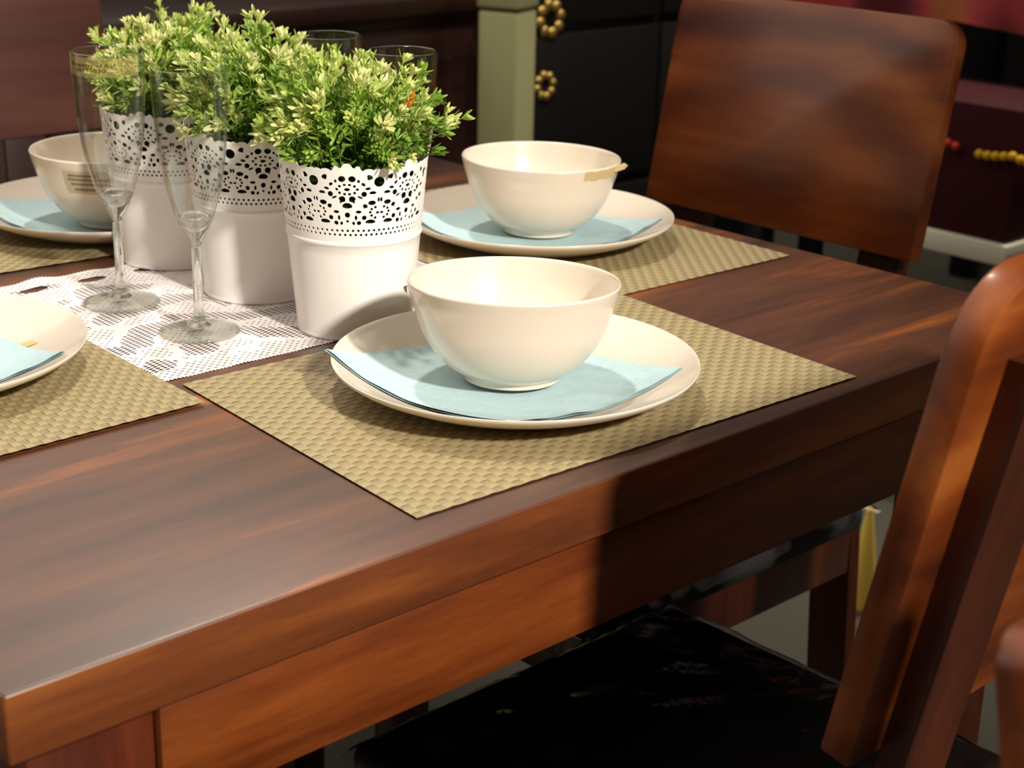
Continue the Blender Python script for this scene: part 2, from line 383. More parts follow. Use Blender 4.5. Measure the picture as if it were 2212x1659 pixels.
def napkin(cx, cy, ang, size, off, label, seed):
    """folded paper square lying in a plate; ang = heading of its first diagonal corner"""
    n = 44; vs = []; fs = []; rnd = random.Random(seed); ca, sa = math.cos(ang), math.sin(ang)
    ph = [rnd.uniform(0, 6) for _ in range(6)]
    for lay in range(3):
        b0 = len(vs); dz = .06+.05*lay
        sh = (0, .10, .0)[lay]
        for j in range(n+1):
            for i in range(n+1):
                u = (i/n-.5)*size*(1-.006*lay)+sh; v = (j/n-.5)*size*(1-.006*lay)+sh*.6
                if u < 0 and v < 0: kq = 1-.16*min(1, (u*v)/(size*size*.25)); u *= kq; v *= kq
                x = off[0]+u*ca-v*sa; y = off[1]+u*sa+v*ca
                rr = math.hypot(x, y)
                z = plate_z(rr)+dz
                e = max(abs(i/n-.5), abs(j/n-.5))*2
                wv = .05*math.sin(u*.8+ph[0])*math.sin(v*.7+ph[1])+.02*math.sin(u*2.1+v*1.3+ph[2])
                z += max(0, wv+.05)*(e**2)*(1+.35*lay)
                if rr < 5: z = min(z, plate_z(rr)+dz+.02)
                vs.append((x, y, z))
        for j in range(n):
            for i in range(n): q = b0+j*(n+1)+i; fs.append((q, q+1, q+n+2, q+n+1))
    # fold wall on two sides joining the layers
    o = mesh('paper_napkin', vs, fs, M_napkin); o.location = W(cx, cy, .2)
    tag(o, label, 'napkin', 'pale blue napkins')
# first corner measured for the front plate at (38.6,25.4), opposite at (58.2,7.3)
napkin(49.1, 16.2, math.radians(-43+45), 18.6, (-.9, .3), 'pale blue paper napkin under the nearest bowl', 1)
napkin(81.7, 47.6, math.radians(4), 18.6, (-.7, .2), 'pale blue paper napkin under the bowl by the solid-back chair', 2)
napkin(16.3, 47.6, math.radians(3), 18.6, (-.9, 0.2), 'pale blue paper napkin on the left plate without a bowl', 3)
napkin(51.6, 78.0, math.radians(1), 18.6, (-.8, .2), 'pale blue paper napkin at far left under the stickered bowl', 4)

BO = [(3.45, 0), (3.5, .1), (3.44, .32), (3.72, .5), (4.85, 1.2), (5.85, 2.25), (6.65, 3.6), (7.2, 5.2), (7.62, 6.6), (7.78, 7.25)]
BI = [(7.7, 7.42), (7.5, 7.3), (7.3, 6.6), (6.9, 5.3), (6.2, 3.9), (5.2, 2.6), (4.0, 1.6), (2.4, 1.0), (0, .85)]
def bowl_mesh():
    return MB().lathe([(0, .35), (3.0, .35), (3.15, 0)]+BO[:3]+spl(BO[2:], 5)[1:]+spl(BI, 5), 128)
bowl_me = bowl_mesh().ob('cereal_bowl', M_china)
def bowl(o, x, y, z, tilt, label):
    o.location = W(x, y, z); o.rotation_euler = tilt
    return tag(o, label, 'bowl', 'cream bowls on the place settings')
bowl(bowl_me, 48.7, 16.2, 1.12, (-.032, .038, 0), 'cream glazed bowl nearest the camera, on the front setting')
b2 = bowl_me.copy(); COL.objects.link(b2); bowl(b2, 81.1, 46.8, 1.1, (0, .018, 0), 'cream glazed bowl with a tape tag on its right rim')
b3 = bowl_me.copy(); COL.objects.link(b3); bowl(b3, 50.7, 75.4, 1.1, (0, 0, 0), 'cream glazed bowl at far left with a beige sticker on its side')

def bowl_r(z):
    for (r0, z0), (r1, z1) in zip(BO[2:], BO[3:]):
        if z0 <= z <= z1: return r0+(r1-r0)*(z-z0)/(z1-z0)
    return BO[-1][0]
def wrap_patch(parent, name, m, a0, a1, z0, z1, rfun, eps, n=14, k=4, jag=0):
    vs, fs = [], []
    for j in range(k+1):
        for i in range(n+1):
            aa = a0+(a1-a0)*i/n; z = z0+(z1-z0)*j/k; rr = rfun(z)+eps
            vs.append((rr*math.cos(aa), rr*math.sin(aa), z+jag*math.sin(i*1.7)*(j in (0, k))))
    for j in range(k):
        for i in range(n): q = j*(n+1)+i; fs.append((q, q+1, q+n+2, q+n+1))
    return mesh(name, vs, fs, m, parent)
# beige sticker on the far left bowl, facing the camera (camera heading from the table is about 226 degrees)
st = wrap_patch(b3, 'label_sticker', plain('beige_sticker_paper', lin((196, 184, 156)), .7, .2, var=.06, bscale=60), math.radians(203), math.radians(243), 4.2, 6.5, bowl_r, .03)
st['label'] = 'beige paper sticker'
for zz, a0, a1 in ((6.05, 207, 230), (5.65, 206, 238), (5.2, 208, 236), (4.65, 210, 228)):
    wrap_patch(st, 'faded_print_line', M_grey_ink, math.radians(a0), math.radians(a1), zz-.12, zz+.12, bowl_r, .05, 10, 1)
# tape tag folded over the rim of the bowl behind
tg = wrap_patch(b2, 'tape_tag', M_tape, math.radians(258), math.radians(292), 6.35, 7.25, bowl_r, .04, 10, 3, .06)
mb = MB(); c = Vector((7.75*math.cos(math.radians(294)), 7.75*math.sin(math.radians(294)), 6.9))
mb.add([c+Vector(q) for q in ((-.3, -.1, -.2), (-.3, -.1, .35), (.5, -.55, .7), (.75, -.8, .45), (.5, -.6, .1))], [(0, 1, 2, 3, 4)])
f2 = mb.ob('tape_flap', M_tape, tg, False)
# small tape end sticking out behind the nearest bowl
mb = MB(); c = Vector((7.72*math.cos(math.radians(139)), 7.72*math.sin(math.radians(139)), 6.5))
mb.add([c+Vector(q) for q in ((.05, .05, .3), (.05, .05, -.3), (-.14, .16, -.1), (-.18, .2, .2))], [(0, 1, 2, 3)])
mb.ob('tape_tag', M_tape, bowl_me, False)
# yellow paper tag on the left plate
mb = MB(); vs = []
for (x, y) in ((24.7, 45.1), (25.9, 44.8), (26.0, 45.7), (25.3, 46.1)):
    rr = math.hypot(x-16.3, y-47.6); vs.append((x-16.3, y-47.6, plate_z(rr)+.05))
mb.add(vs, [(0, 1, 2, 3)]); t3 = mb.ob('paper_tag', plain('yellow_tag_paper', lin((206, 182, 124)), .7, .2), None, False)
t3.location = W(16.3, 47.6, .2); tag(t3, 'small yellow paper tag lying on the left plate beside the napkin', 'tag')

# ------------------------------------------------------------------ champagne flutes
FO = [(.42, 7.3), (.46, 7.45), (.64, 7.75), (.9, 8.2), (1.14, 8.7), (1.52, 9.6), (1.92, 11), (2.37, 13), (2.65, 14.9), (2.86, 17.8), (2.96, 20), (2.97, 21.2)]
def flute_r(z):
    for (r0, z0), (r1, z1) in zip(FO, FO[1:]):
        if z0 <= z <= z1: return r0+(r1-r0)*(z-z0)/(z1-z0)
    return FO[-1][0]
def make_flute(label):
    t = thing('champagne_flute', W(0, 0, .1), label, 'glass', 'champagne flutes around the pots')
    out = spl([q for q in FO if q[1] >= 9.4 or q[1] == 9.6], 6)
    bo = [(1.52, 9.6)]+out[1:]
    inn = [(2.93, 21.28), (2.86, 21.2)]+[(rr-.1, z) for rr, z in reversed(out[:-1]) if z > 9.9]
    inn += [(1.42, 9.72), (1.50, 9.6)]
    MB().lathe(bo+inn, 72).ob('bowl', M_bowlglass, t)
    base = [(0, 8.55), (.35, 8.62), (.8, 9.0), (1.18, 9.45), (1.40, 9.72), (1.5, 9.58)]+[(q[0]-.005, q[1]) for q in reversed(FO[:6])][1:]
    stem = [(.40, 7.0), (.40, 3.0), (.41, 1.9), (.5, 1.15), (.78, .78), (1.0, .66)]
    MB().lathe(base+[(.40, 7.2), (0, 7.2)], 48).ob('bowl_base', M_solidglass, t)
    MB().lathe([(0, 7.19)]+stem+[(0, .66)], 48).ob('stem', M_solidglass, t)
    foot = [(0, .65), (.98, .65), (1.5, .5), (2.4, .34), (3.1, .26), (3.25, .16), (3.2, .04), (3.0, 0), (1.6, .06), (0, .12)]
    MB().lathe(foot, 96).ob('foot', M_footglass, t)
    return t
f1 = make_flute('leftmost champagne flute, with yellowed printed tape below its rim')
f1.location = W(38.3, 53.5, .1)
dup_src = f1
f2 = dup(f1, W(38.9, 42.5, .1), 'champagne flute in front, nearest the left plate and nearest mat')
f3 = dup(f1, W(57.9, 39.9, .1), 'champagne flute behind the front potted plant, with an orange sticker')
f4 = dup(f1, W(58.7, 51.0, .1), 'champagne flute behind the middle potted plant, only its rim showing')
tape = wrap_patch(f1, 'clear_tape', M_tapeclear, math.radians(132), math.radians(292), 19.55, 21.05, flute_r, .015, 30, 3)
tape['label'] = 'yellowed clear tape with dark printed text'
def wrapped_text(body, size, a_mid, z, rfun, eps, parent, name, m, xs=1.0):
    cu = bpy.data.curves.new('txt', 'FONT'); cu.body = body; cu.size = size; cu.align_x = 'CENTER'; cu.resolution_u = 3
    o = bpy.data.objects.new('txt', cu); COL.objects.link(o); dg = bpy.context.evaluated_depsgraph_get()
    me = bpy.data.meshes.new_from_object(o.evaluated_get(dg)); bpy.data.objects.remove(o)
    vs = []
    for v in me.vertices:
        x, y = v.co.x*xs, v.co.y; zz = z+y; rr = rfun(zz)+eps; aa = a_mid+x/rr
        vs.append((rr*math.cos(aa), rr*math.sin(aa), zz))
    fs = [tuple(q.vertices) for q in me.polygons]
    return mesh(name, vs, fs, m, parent)
wrapped_text('Property of BSF', .40, math.radians(213), 20.34, flute_r, .04, tape, 'printed_text', M_ink, 1.62)
wrapped_text('20130830', .40, math.radians(210), 19.94, flute_r, .04, tape, 'printed_text', M_ink, 1.75)
os_ = wrap_patch(f3, 'orange_sticker', M_orange, math.radians(214), math.radians(252), 15.0, 18.5, flute_r, .03, 12, 4)
os_['label'] = 'orange paper sticker'

# ------------------------------------------------------------------ potted plants
def pot_r(z): return 4.66+.0905*z
MOTIF = []   # (u cm, h cm, rx, ry, rot, kind) for one of seven repeats around the pot
def el(dx, y, rx, ry, rot=0, kind='e', both=True):
    Rr = 985.0; dxs = (dx, -dx) if (both and dx) else (dx,)
    for d in dxs:
        thx = math.asin(max(-.99, min(.99, d/Rr))); yr = 1230+218*math.sqrt(max(0, 1-(d/985)**2))
        MOTIF.append((thx*5.76, (yr-y)/171, rx/171/math.cos(thx), ry/171, math.radians(rot if d >= 0 else -rot), kind))
el(0, 930, 62, 50, 0, 'd', False); el(0, 1045, 33, 34, 0, 'e', False); el(0, 1131, 17, 18, 0, 'e', False); el(0, 695, 38, 21, 0, 'l', False)
el(73, 840, 43, 54, 28, 't'); el(34, 632, 19, 16); el(98, 650, 19, 18); el(135, 692, 19, 18); el(99, 740, 18, 19); el(33, 757, 20, 17)
el(66, 552, 44, 38, -12); el(150, 581, 17, 22, 15); el(208, 628, 27, 26, -35, 'd'); el(272, 678, 34, 18, 8, 'l'); el(334, 738, 42, 27, 0, 'd'); el(222, 755, 33, 34, 20, 'e'); el(170, 800, 36, 14, -25, 'l')
el(413, 578, 60, 64, 0, 'e', False); el(290, 528, 42, 34, -32, 'v'); el(536, 507, 36, 32, 12, 'v', False); el(-536+0, 507, 36, 32, -12, 'v', False)
el(410, 822, 15, 30, 0, 'l'); el(325, 870, 46, 30, 0, 'e'); el(487, 860, 46, 32, -30, 'e', False); el(235, 925, 32, 34, -25, 't'); el(555, 897, 28, 38, 30, 'e', False)
el(150, 1000, 37, 20, 0, 'l'); el(630, 958, 28, 22, 0, 'l', False); el(115, 1080, 17, 32, 0, 'l'); el(645, 1034, 14, 30, 0, 'l', False)
el(225, 1078, 28, 30, -40, 'e'); el(553, 1046, 24, 30, 30, 'e', False); el(308, 1138, 62, 36, 0, 'd'); el(475, 1122, 56, 36, 0, 'd', False)
el(155, 1152, 28, 26, 30, 'e'); el(82, 1158, 17, 24, 20, 'e'); el(600, 1112, 22, 28, 0, 'e', False); el(400, 1000, 21, 16, 0, 'e')
for kk in range(10):
    an = 2*PI*kk/10
    el(400+96*math.cos(an), 1000-76*math.sin(an), 17, 18)
MOTIF = [q for q in MOTIF if -2.585 < q[0] < 2.585]     # keep one repeat only
def shape(q):
    cx, cy, rx, ry, rot, kind = q; pts = []; n = 8 if max(rx, ry) < .14 else 14
    for i in range(n):
        t = 2*PI*i/n; x, y = math.cos(t), math.sin(t)
        if kind == 'd' and y < 0: y *= .45
        if kind == 'l': y = y*abs(y)**.35
        if kind == 't': x *= (.55+.45*y if y < 0 else 1)
        if kind == 'v': x *= (.35+.65*max(0, (y+1)/1.4) if y < .4 else 1)
        x *= rx*1.1; y *= ry*1.1
        pts.append((cx+x*math.cos(rot)-y*math.sin(rot), cy+x*math.sin(rot)+y*math.cos(rot)))
    return pts
def build_lace_band():
    R0 = 5.76; per = 2*PI*R0/7; tot = 7*per
    half = [(0, 6.46), (.22, 6.42), (.36, 6.25), (.42, 6.12), (.60, 6.08), (.68, 6.2), (.82, 6.25), (.96, 6.2), (1.03, 6.02), (1.2, 5.84), (1.34, 5.95), (1.6, 6.02), (1.85, 5.99), (2.05, 5.9), (2.2, 5.99), (2.4, 6.02), (per/2, 5.94)]
    one = [(-x, h) for x, h in reversed(half[1:])]+half
    top = []
    for k in range(7): top += [((k+.5)*per+x, h) for x, h in one[:-1]]
    top.append((tot, half[-1][1])); top[0] = (0, half[-1][1])
    verts = [Vector((0, 0)), Vector((tot, 0))]+[Vector(q) for q in reversed(top)]
    # bottom edge subdivisions
    outer = list(range(len(verts)))
    bots = [Vector((tot*i/112, 0)) for i in range(1, 112)]
    verts = [Vector((0, 0))]+bots+verts[1:]; outer = list(range(len(verts)))
    faces = [outer]
    def addp(pts):
        i0 = len(verts); verts.extend(Vector(q) for q in pts); faces.append(list(range(i0, i0+len(pts))))
    for k in range(7):
        for q in MOTIF: 
            cx = (k+.5)*per+q[0]
            if cx-q[2] < .05 or cx+q[2] > tot-.05: continue
            addp(shape((cx,)+q[1:]))
    for row, h in ((0, .74), (1, 1.08)):
        for i in range(84):
            cx = (i+.5+.5*row)*tot/84
            if cx > tot-.12: continue
            addp(shape((cx, h, .098, .098, 0, 'e')))
    for i in range(1, 140):
        for j in range(1, 11): verts.append(Vector((tot*i/140, .55*j-.02 if j < 11 else 5.5)))
    res = geometry.delaunay_2d_cdt(verts, [], faces, 0, 1e-5)
    V, F, OF = res[0], res[2], res[5]
    keep = [tuple(f) for f, of in zip(F, OF) if list(of) == [0]]
    used = sorted({i for f in keep for i in f}); mp = {i: n for n, i in enumerate(used)}
    keep = [tuple(mp[i] for i in f) for f in keep]; V = [V[i] for i in used]
    def P(q, off):
        z = 8.25+q[1]; rr = pot_r(z)+off; th = 2*PI*q[0]/tot
        return (rr*math.cos(th), rr*math.sin(th), z)
    vo = [P(q, .02) for q in V]; vi = [P(q, -.045) for q in V]; n = len(V)
    vs = vo+vi; fs = list(keep)+[tuple(i+n for i in reversed(f)) for f in keep]
    ec = {}
    for f in keep:
        for x, y in zip(f, f[1:]+f[:1]): ec[(x, y)] = 1
    for (x, y) in ec:
        if (y, x) not in ec:
            b = len(vs); vs += [vo[x], vo[y], vi[y], vi[x]]; fs.append((b+1, b, b+3, b+2))
    me = mesh('lace_band', vs, fs, M_pot).data
    return me
def pot_body():
    o = [(4.3, .12), (4.62, 0), (4.74, .06), (4.76, .22), (4.70, .34), (4.70, .42)]
    o += [(pot_r(z), z) for z in (1.2, 3, 5, 7, 7.9)]+[(5.45, 7.98), (5.52, 8.12), (5.50, 8.26), (5.43, 8.36)]
    i = [(5.33, 8.36), (5.33, 8.0)]+[(pot_r(z)-.1, z) for z in (7, 4, 1)]+[(0, .6)]
    return MB().lathe(o+i+[(0, .5)][:0], 112)

def foliage(seed, H, RR):
    rnd = random.Random(seed); vs, fs, tone = [], [], []
    TL = [(0, .14), (.25, .42), (.55, .92), (.8, .86), (.94, .5), (1, .08)]
    def leaf(pos, d, nrm, ln, wd, curl, tn):
        d = d.normalized(); s = d.cross(nrm)
        if s.length < 1e-3: s = d.orthogonal()
        s.normalize(); nn = s.cross(d); b = len(vs)
        for t, w in TL:
            c = pos+d*(t*ln)+nn*(curl*ln*t*t)
            for k, up_ in ((-1, .10), (0, 0), (1, .10)):
                q = c+s*(k*w*wd*.5)+nn*(up_*w*wd); vs.append((q.x, q.y, q.z)); tone.append(tn)
        for r_ in range(len(TL)-1):
            for k in (0, 1): i = b+r_*3+k; fs.append((i, i+1, i+4, i+3))
    def bud(pos, d, rr, tn):
        d = d.normalized(); s = d.orthogonal().normalized(); q2 = d.cross(s); b = len(vs)
        for t, w in ((-.9, .5), (-.2, 1), (.6, .8), (1.35, .15)):
            for k in range(5):
                q = pos+d*(t*rr*1.2)+(s*math.cos(2*PI*k/5)+q2*math.sin(2*PI*k/5))*rr*w; vs.append((q.x, q.y, q.z)); tone.append(tn)
        for r_ in range(3):
            for k in range(5): fs.append((b+r_*5+k, b+r_*5+(k+1) % 5, b+r_*5+5+(k+1) % 5, b+r_*5+5+k))
        fs.append(tuple(b+15+k for k in range(5)))
    def stem(pts, r0, r1, t0, t1):
        b = len(vs); n = 5
        for i, q in enumerate(pts):
            d = (pts[min(i+1, len(pts)-1)]-pts[max(i-1, 0)]).normalized(); s = d.orthogonal().normalized(); q2 = d.cross(s); f = i/(len(pts)-1); rr = r0+(r1-r0)*f
            for k in range(n):
                w = q+(s*math.cos(2*PI*k/n)+q2*math.sin(2*PI*k/n))*rr; vs.append((w.x, w.y, w.z)); tone.append(t0+(t1-t0)*f)
        for i in range(len(pts)-1):
            for k in range(n): fs.append((b+i*n+k, b+i*n+(k+1) % n, b+(i+1)*n+(k+1) % n, b+(i+1)*n+k))
    def tip(pos, d, pale, sc):
        # rosette of small spoon leaves and buds
        d = d.normalized(); s = d.orthogonal().normalized(); q2 = d.cross(s); n = rnd.randint(5, 8); a0 = rnd.random()*6
        for k in range(n):
            an = a0+2*PI*k/n*1.0; o = s*math.cos(an)+q2*math.sin(an); sp = rnd.uniform(.45, 1.0)
            leaf(pos, d+o*sp, d-o*.6, rnd.uniform(.9, 1.6)*sc, rnd.uniform(.26, .46)*sc, rnd.uniform(-.1, .25), pale+rnd.uniform(-.12, .08))
        for k in range(rnd.randint(2, 5)):
            an = rnd.random()*6; o = s*math.cos(an)+q2*math.sin(an); e = pos+(d+o*rnd.uniform(.1, .5))*rnd.uniform(.5, .95)*sc
            stem([pos, (pos+e)/2, e], .035, .03, pale, pale); bud(e, d+o*.3, rnd.uniform(.13, .2)*sc, min(1, pale+.1))
    def sprig(path, pale, big):
        # path: list of Vectors along the stem; opposite leaf pairs turn by a right angle at each node
        stem(path, .07, .04, .12, pale*.6)
        n = len(path); a0 = rnd.random()*6
        for i in range(2, n-1):
            f = i/(n-1); d = (path[i+1]-path[i-1]).normalized(); s = d.orthogonal().normalized(); q2 = d.cross(s); an0 = a0+i*PI/2
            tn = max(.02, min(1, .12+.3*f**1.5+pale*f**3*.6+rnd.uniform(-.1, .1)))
            for k in range(2):
                an = an0+k*PI+rnd.uniform(-.3, .3); o = s*math.cos(an)+q2*math.sin(an)
                leaf(path[i], d*rnd.uniform(.45, .95)+o, d-o*.4, rnd.uniform(.8, 1.45)*big, rnd.uniform(.20, .36)*big, rnd.uniform(-.15, .2), tn)
            if .3 < f < .9 and rnd.random() < .5:
                an = an0+PI/2+rnd.choice((0, PI)); o = s*math.cos(an)+q2*math.sin(an); dd = (d+o*rnd.uniform(.5, .9)).normalized(); ln = rnd.uniform(.8, 1.7)
                m1 = path[i]+dd*ln*.5+d*.05; e = path[i]+dd*ln+d*.2
                stem([path[i], m1, e], .045, .03, .2, pale*.6)
                for kk in range(2):
                    an2 = rnd.random()*6; o2 = s*math.cos(an2)+q2*math.sin(an2)
                    leaf(m1, dd*.7+o2, dd, .7*big, .24*big, .1, .25+pale*.25)
                tip(e, dd+d*.3, pale*rnd.uniform(.55, 1.0), .78*big)
        tip(path[-1], path[-1]-path[-2], pale, big)
    NS = 74
    for i in range(NS):
        zc = 1-(i+.5)/NS*.90; an = i*2.39996+rnd.uniform(-.25, .25)
        sn = math.sqrt(max(0, 1-zc*zc)); k = rnd.uniform(.80, 1.18)
        e = Vector((RR*sn*math.cos(an)*k, RR*sn*math.sin(an)*k, 13.5+H*(zc**.8)*k))
        b = Vector((3.6*sn*math.cos(an)*rnd.uniform(.6, 1.1), 3.6*sn*math.sin(an)*rnd.uniform(.6, 1.1), 12.5))
        c = Vector((b.x*.6+e.x*.45, b.y*.6+e.y*.45, b.z+(e.z-b.z)*.62+1.6*sn))
        ln = (c-b).length+(e-c).length; n = max(6, int(ln/.66))
        path = []
        for j in range(n+1):
            t = j/n; q = b*(1-t)**2+c*2*t*(1-t)+e*t*t
            path.append(q+Vector((rnd.uniform(-.04, .04), rnd.uniform(-.04, .04), 0)))
        pale = rnd.choice((1, .95, .9, .85, .65, .45, .35, .8))
        sprig(path, pale, rnd.uniform(.85, 1.15))
    # inner filler sprays
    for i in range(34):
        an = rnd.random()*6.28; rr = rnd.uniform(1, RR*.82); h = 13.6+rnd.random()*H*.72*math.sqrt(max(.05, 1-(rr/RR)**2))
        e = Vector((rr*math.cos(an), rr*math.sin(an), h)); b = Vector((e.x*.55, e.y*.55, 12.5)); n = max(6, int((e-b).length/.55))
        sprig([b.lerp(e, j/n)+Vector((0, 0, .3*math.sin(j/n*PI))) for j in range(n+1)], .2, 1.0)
    for i, q in enumerate(vs):          # nothing pokes out through the pierced rim
        rr = math.hypot(q[0], q[1]); lim = pot_r(min(q[2], 14.3))-.32
        if q[2] < 14.35 and rr > lim: vs[i] = (q[0]*lim/rr, q[1]*lim/rr, q[2])
    return vs, fs, tone
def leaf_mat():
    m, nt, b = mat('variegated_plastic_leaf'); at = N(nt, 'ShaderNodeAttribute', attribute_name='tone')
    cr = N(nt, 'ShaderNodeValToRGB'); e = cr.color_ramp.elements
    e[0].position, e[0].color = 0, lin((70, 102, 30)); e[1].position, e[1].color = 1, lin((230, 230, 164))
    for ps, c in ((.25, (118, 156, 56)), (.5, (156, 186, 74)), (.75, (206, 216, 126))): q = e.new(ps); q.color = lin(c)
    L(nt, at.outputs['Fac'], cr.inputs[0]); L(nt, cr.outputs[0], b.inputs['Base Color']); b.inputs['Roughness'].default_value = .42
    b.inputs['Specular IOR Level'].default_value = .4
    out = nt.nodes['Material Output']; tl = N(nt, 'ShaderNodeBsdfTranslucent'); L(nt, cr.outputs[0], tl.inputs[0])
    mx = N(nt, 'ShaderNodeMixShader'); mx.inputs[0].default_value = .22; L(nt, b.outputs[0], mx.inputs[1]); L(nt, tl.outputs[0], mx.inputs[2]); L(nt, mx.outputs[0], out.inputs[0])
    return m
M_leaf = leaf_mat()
band_me = build_lace_band(); tmp = [o for o in bpy.data.objects if o.data == band_me]
for o in tmp: bpy.data.objects.remove(o)
body_me = None
def potted(x, y, rz, seed, H, RR, label):
    global body_me
    t = thing('potted_plant', W(x, y, .06), label, 'potted plant', 'white lace pots with artificial greenery', rz)
    if body_me is None: pb = pot_body().ob('pot', M_pot, t); body_me = pb.data
    else:
        pb = bpy.data.objects.new('pot', body_me); COL.objects.link(pb); pb.parent = t
    lb = bpy.data.objects.new('lace_band', band_me); COL.objects.link(lb); lb.parent = pb
    MB().lathe([(0, 12.8), (3, 12.9), (5.0, 12.7), (5.38, 12.3), (5.02, 8.0), (4.5, 7.6), (0, 7.6)], 32).ob('moss', M_soil, t)
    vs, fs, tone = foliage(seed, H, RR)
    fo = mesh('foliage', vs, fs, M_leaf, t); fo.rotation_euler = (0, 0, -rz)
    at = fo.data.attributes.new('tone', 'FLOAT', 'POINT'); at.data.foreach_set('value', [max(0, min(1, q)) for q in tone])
    return t
mot = math.radians(226.3)-PI+0.012         # a motif of the band faces the camera
potted(49.9, 36.3, mot, 11, 8.0, 6.7, 'front potted plant in white lace pot, closest to the nearest bowl')
potted(49.7, 49.6, mot+.25, 23, 8.3, 6.4, 'middle potted plant of the three in white lace pots')
potted(49.7, 63.4, mot-.2, 37, 8.6, 6.3, 'rear potted plant in white lace pot, behind the flutes')

# ------------------------------------------------------------------ chairs
LEAN = .197
def make_chair(x, y, rz, pb, pt, label, cover=True, w=37.0, R=4.2, inset=5.6, m=None):
    """local: origin on the floor, facing +y; pb, pt = bottom and top height of the back panel"""
    t = thing('dining_chair', (x*.01, y*.01, 0), label, 'chair', 'wooden dining chairs', rz)
    yf = lambda z: -20-(z-65.5)*LEAN          # front face of the panel
    # back panel: rounded top corners
    hw = w/2; out = []
    out.append((-hw, pb)); out.append((hw, pb))
    for k in range(9):
        an = PI/2*k/8; out.append((hw-R+R*math.cos(an), pt-R+R*math.sin(an)))
    for k in range(9):
        an = PI/2+PI/2*k/8; out.append((-hw+R+R*math.cos(an), pt-R+R*math.sin(an)))
    bm = bmesh.new(); vb = [bm.verts.new((q[0], yf(q[1]), q[1])) for q in out]; f = bm.faces.new(vb)
    r_ = bmesh.ops.extrude_face_region(bm, geom=[f]); nv = [v for v in r_['geom'] if isinstance(v, bmesh.types.BMVert)]
    for v in nv: v.co += Vector((0, -2.1, -.4))
    bmesh.ops.recalc_face_normals(bm, faces=bm.faces[:])
    bmesh.ops.bevel(bm, geom=[e for e in bm.edges if e.calc_face_angle(0) > .9], offset=.25, segments=2, affect='EDGES', profile=.5)
    mb = MB(); mb.bm(bm); sharp(mb.ob('back_panel', m or M_chair, t), 40)
    for s in (-1, 1):
        cx = s*(hw-inset); mb = MB(); prof = [(-21, 0), (-18.6, 46), (yf(pt-6)-2.3, pt-6)]
        bm = bmesh.new(); rows = []
        for (yy, zz) in [(-22.5, 0), (-19.3, 40), (-18.6, 46), (yf(66)-2.2, 66), (yf(pt-5)-2.2, pt-5)]:
            rows.append([bm.verts.new((cx+dx, yy+dy, zz)) for dx, dy in ((-2.6, 0), (2.6, 0), (2.6, -1.8), (-2.6, -1.8))])
        for A, B in zip(rows, rows[1:]):
            for k in range(4): bm.faces.new((A[k], A[(k+1) % 4], B[(k+1) % 4], B[k]))
        bm.faces.new(rows[0][::-1]); bm.faces.new(rows[-1])
        bmesh.ops.bevel(bm, geom=[e for e in bm.edges if e.calc_face_angle(0) > .9], offset=.3, segments=2, affect='EDGES', profile=.5)
        mb.bm(bm); sharp(mb.ob('rear_leg', M_post, t), 40)
        sharp(MB().box(cx-2.2, cx+2.2, 18, 22.4, 0, 42.5, .3).ob('front_leg', M_post, t), 40)
        sharp(MB().box(s*15.2-.0-1.0, s*15.2+1.0, -19.0, 18, 36.5, 43, .15).ob('seat_rail', M_post, t), 40)
    sharp(MB().box(-11, 11, 20, 22, 36.5, 43, .15).ob('seat_rail', M_post, t), 40)
    sharp(MB().box(-10.5, 10.5, -20.5, -18.6, 37.5, 42.5, .15).ob('seat_rail', M_post, t), 40)
    # padded seat
    sharp(MB().box(-18.9, 18.9, -17.6, 23.4, 43, 46, 1.2, 4).ob('seat', M_black, t), 50)
    if cover:
        n = 60; vs = []; fs = []; rnd = random.Random(9); ph = [rnd.uniform(0, 6) for _ in range(8)]
        for j in range(n+1):
            for i in range(n+1):
                u = (i/n-.5)*39.0; v = -19.0+42.7*j/n
                e = max(abs(i/n-.5), abs(j/n-.5))*2
                z = 46.12+.13*(1+math.sin(u*.7+1.5*math.sin(v*.33+ph[0])))*abs(math.sin(v*.41+u*.12+ph[1]))+.1*abs(math.sin(u*1.3+v*.9+ph[2]))
                if e > .95: z -= (e-.95)*26
                if v < -12: z += .3*abs(math.sin(u*1.1+ph[3]))*min(1, (-12-v)/4)
                vs.append((u, v, z))
        for j in range(n):
            for i in range(n): q = j*(n+1)+i; fs.append((q, q+1, q+n+2, q+n+1))
        c = mesh('plastic_cover', vs, fs, M_plastic, t); c['label'] = 'clear wrinkled plastic wrap over the seat'
    return t
make_chair(57.6, 0, 0, 65.5, 95.2, 'dining chair in right foreground, its back towards us, seat tucked under table')
make_chair(92, 43.3, PI/2, 72.0, 96.2, 'dining chair with broad solid wood back, standing behind the tag-rimmed bowl', R=2.6, inset=5.1)
make_chair(55.8, 92, PI, 77, 103, 'dining chair at far left, its plain reddish back behind the stickered bowl', m=wood('hazed_chair_wood', [(.3, (62, 38, 33)), (.55, (88, 55, 48)), (.75, (106, 66, 56))], 0, .3, .8, coat=.12, seed=9))  # desaturated wood tone paints reflection haze into this back
make_chair(29.8, -66.6, PI, 58, 88.1, 'dining chair cropped in bottom right corner, only its rounded red back edge showing', False, w=20, R=1.5, inset=6.5)

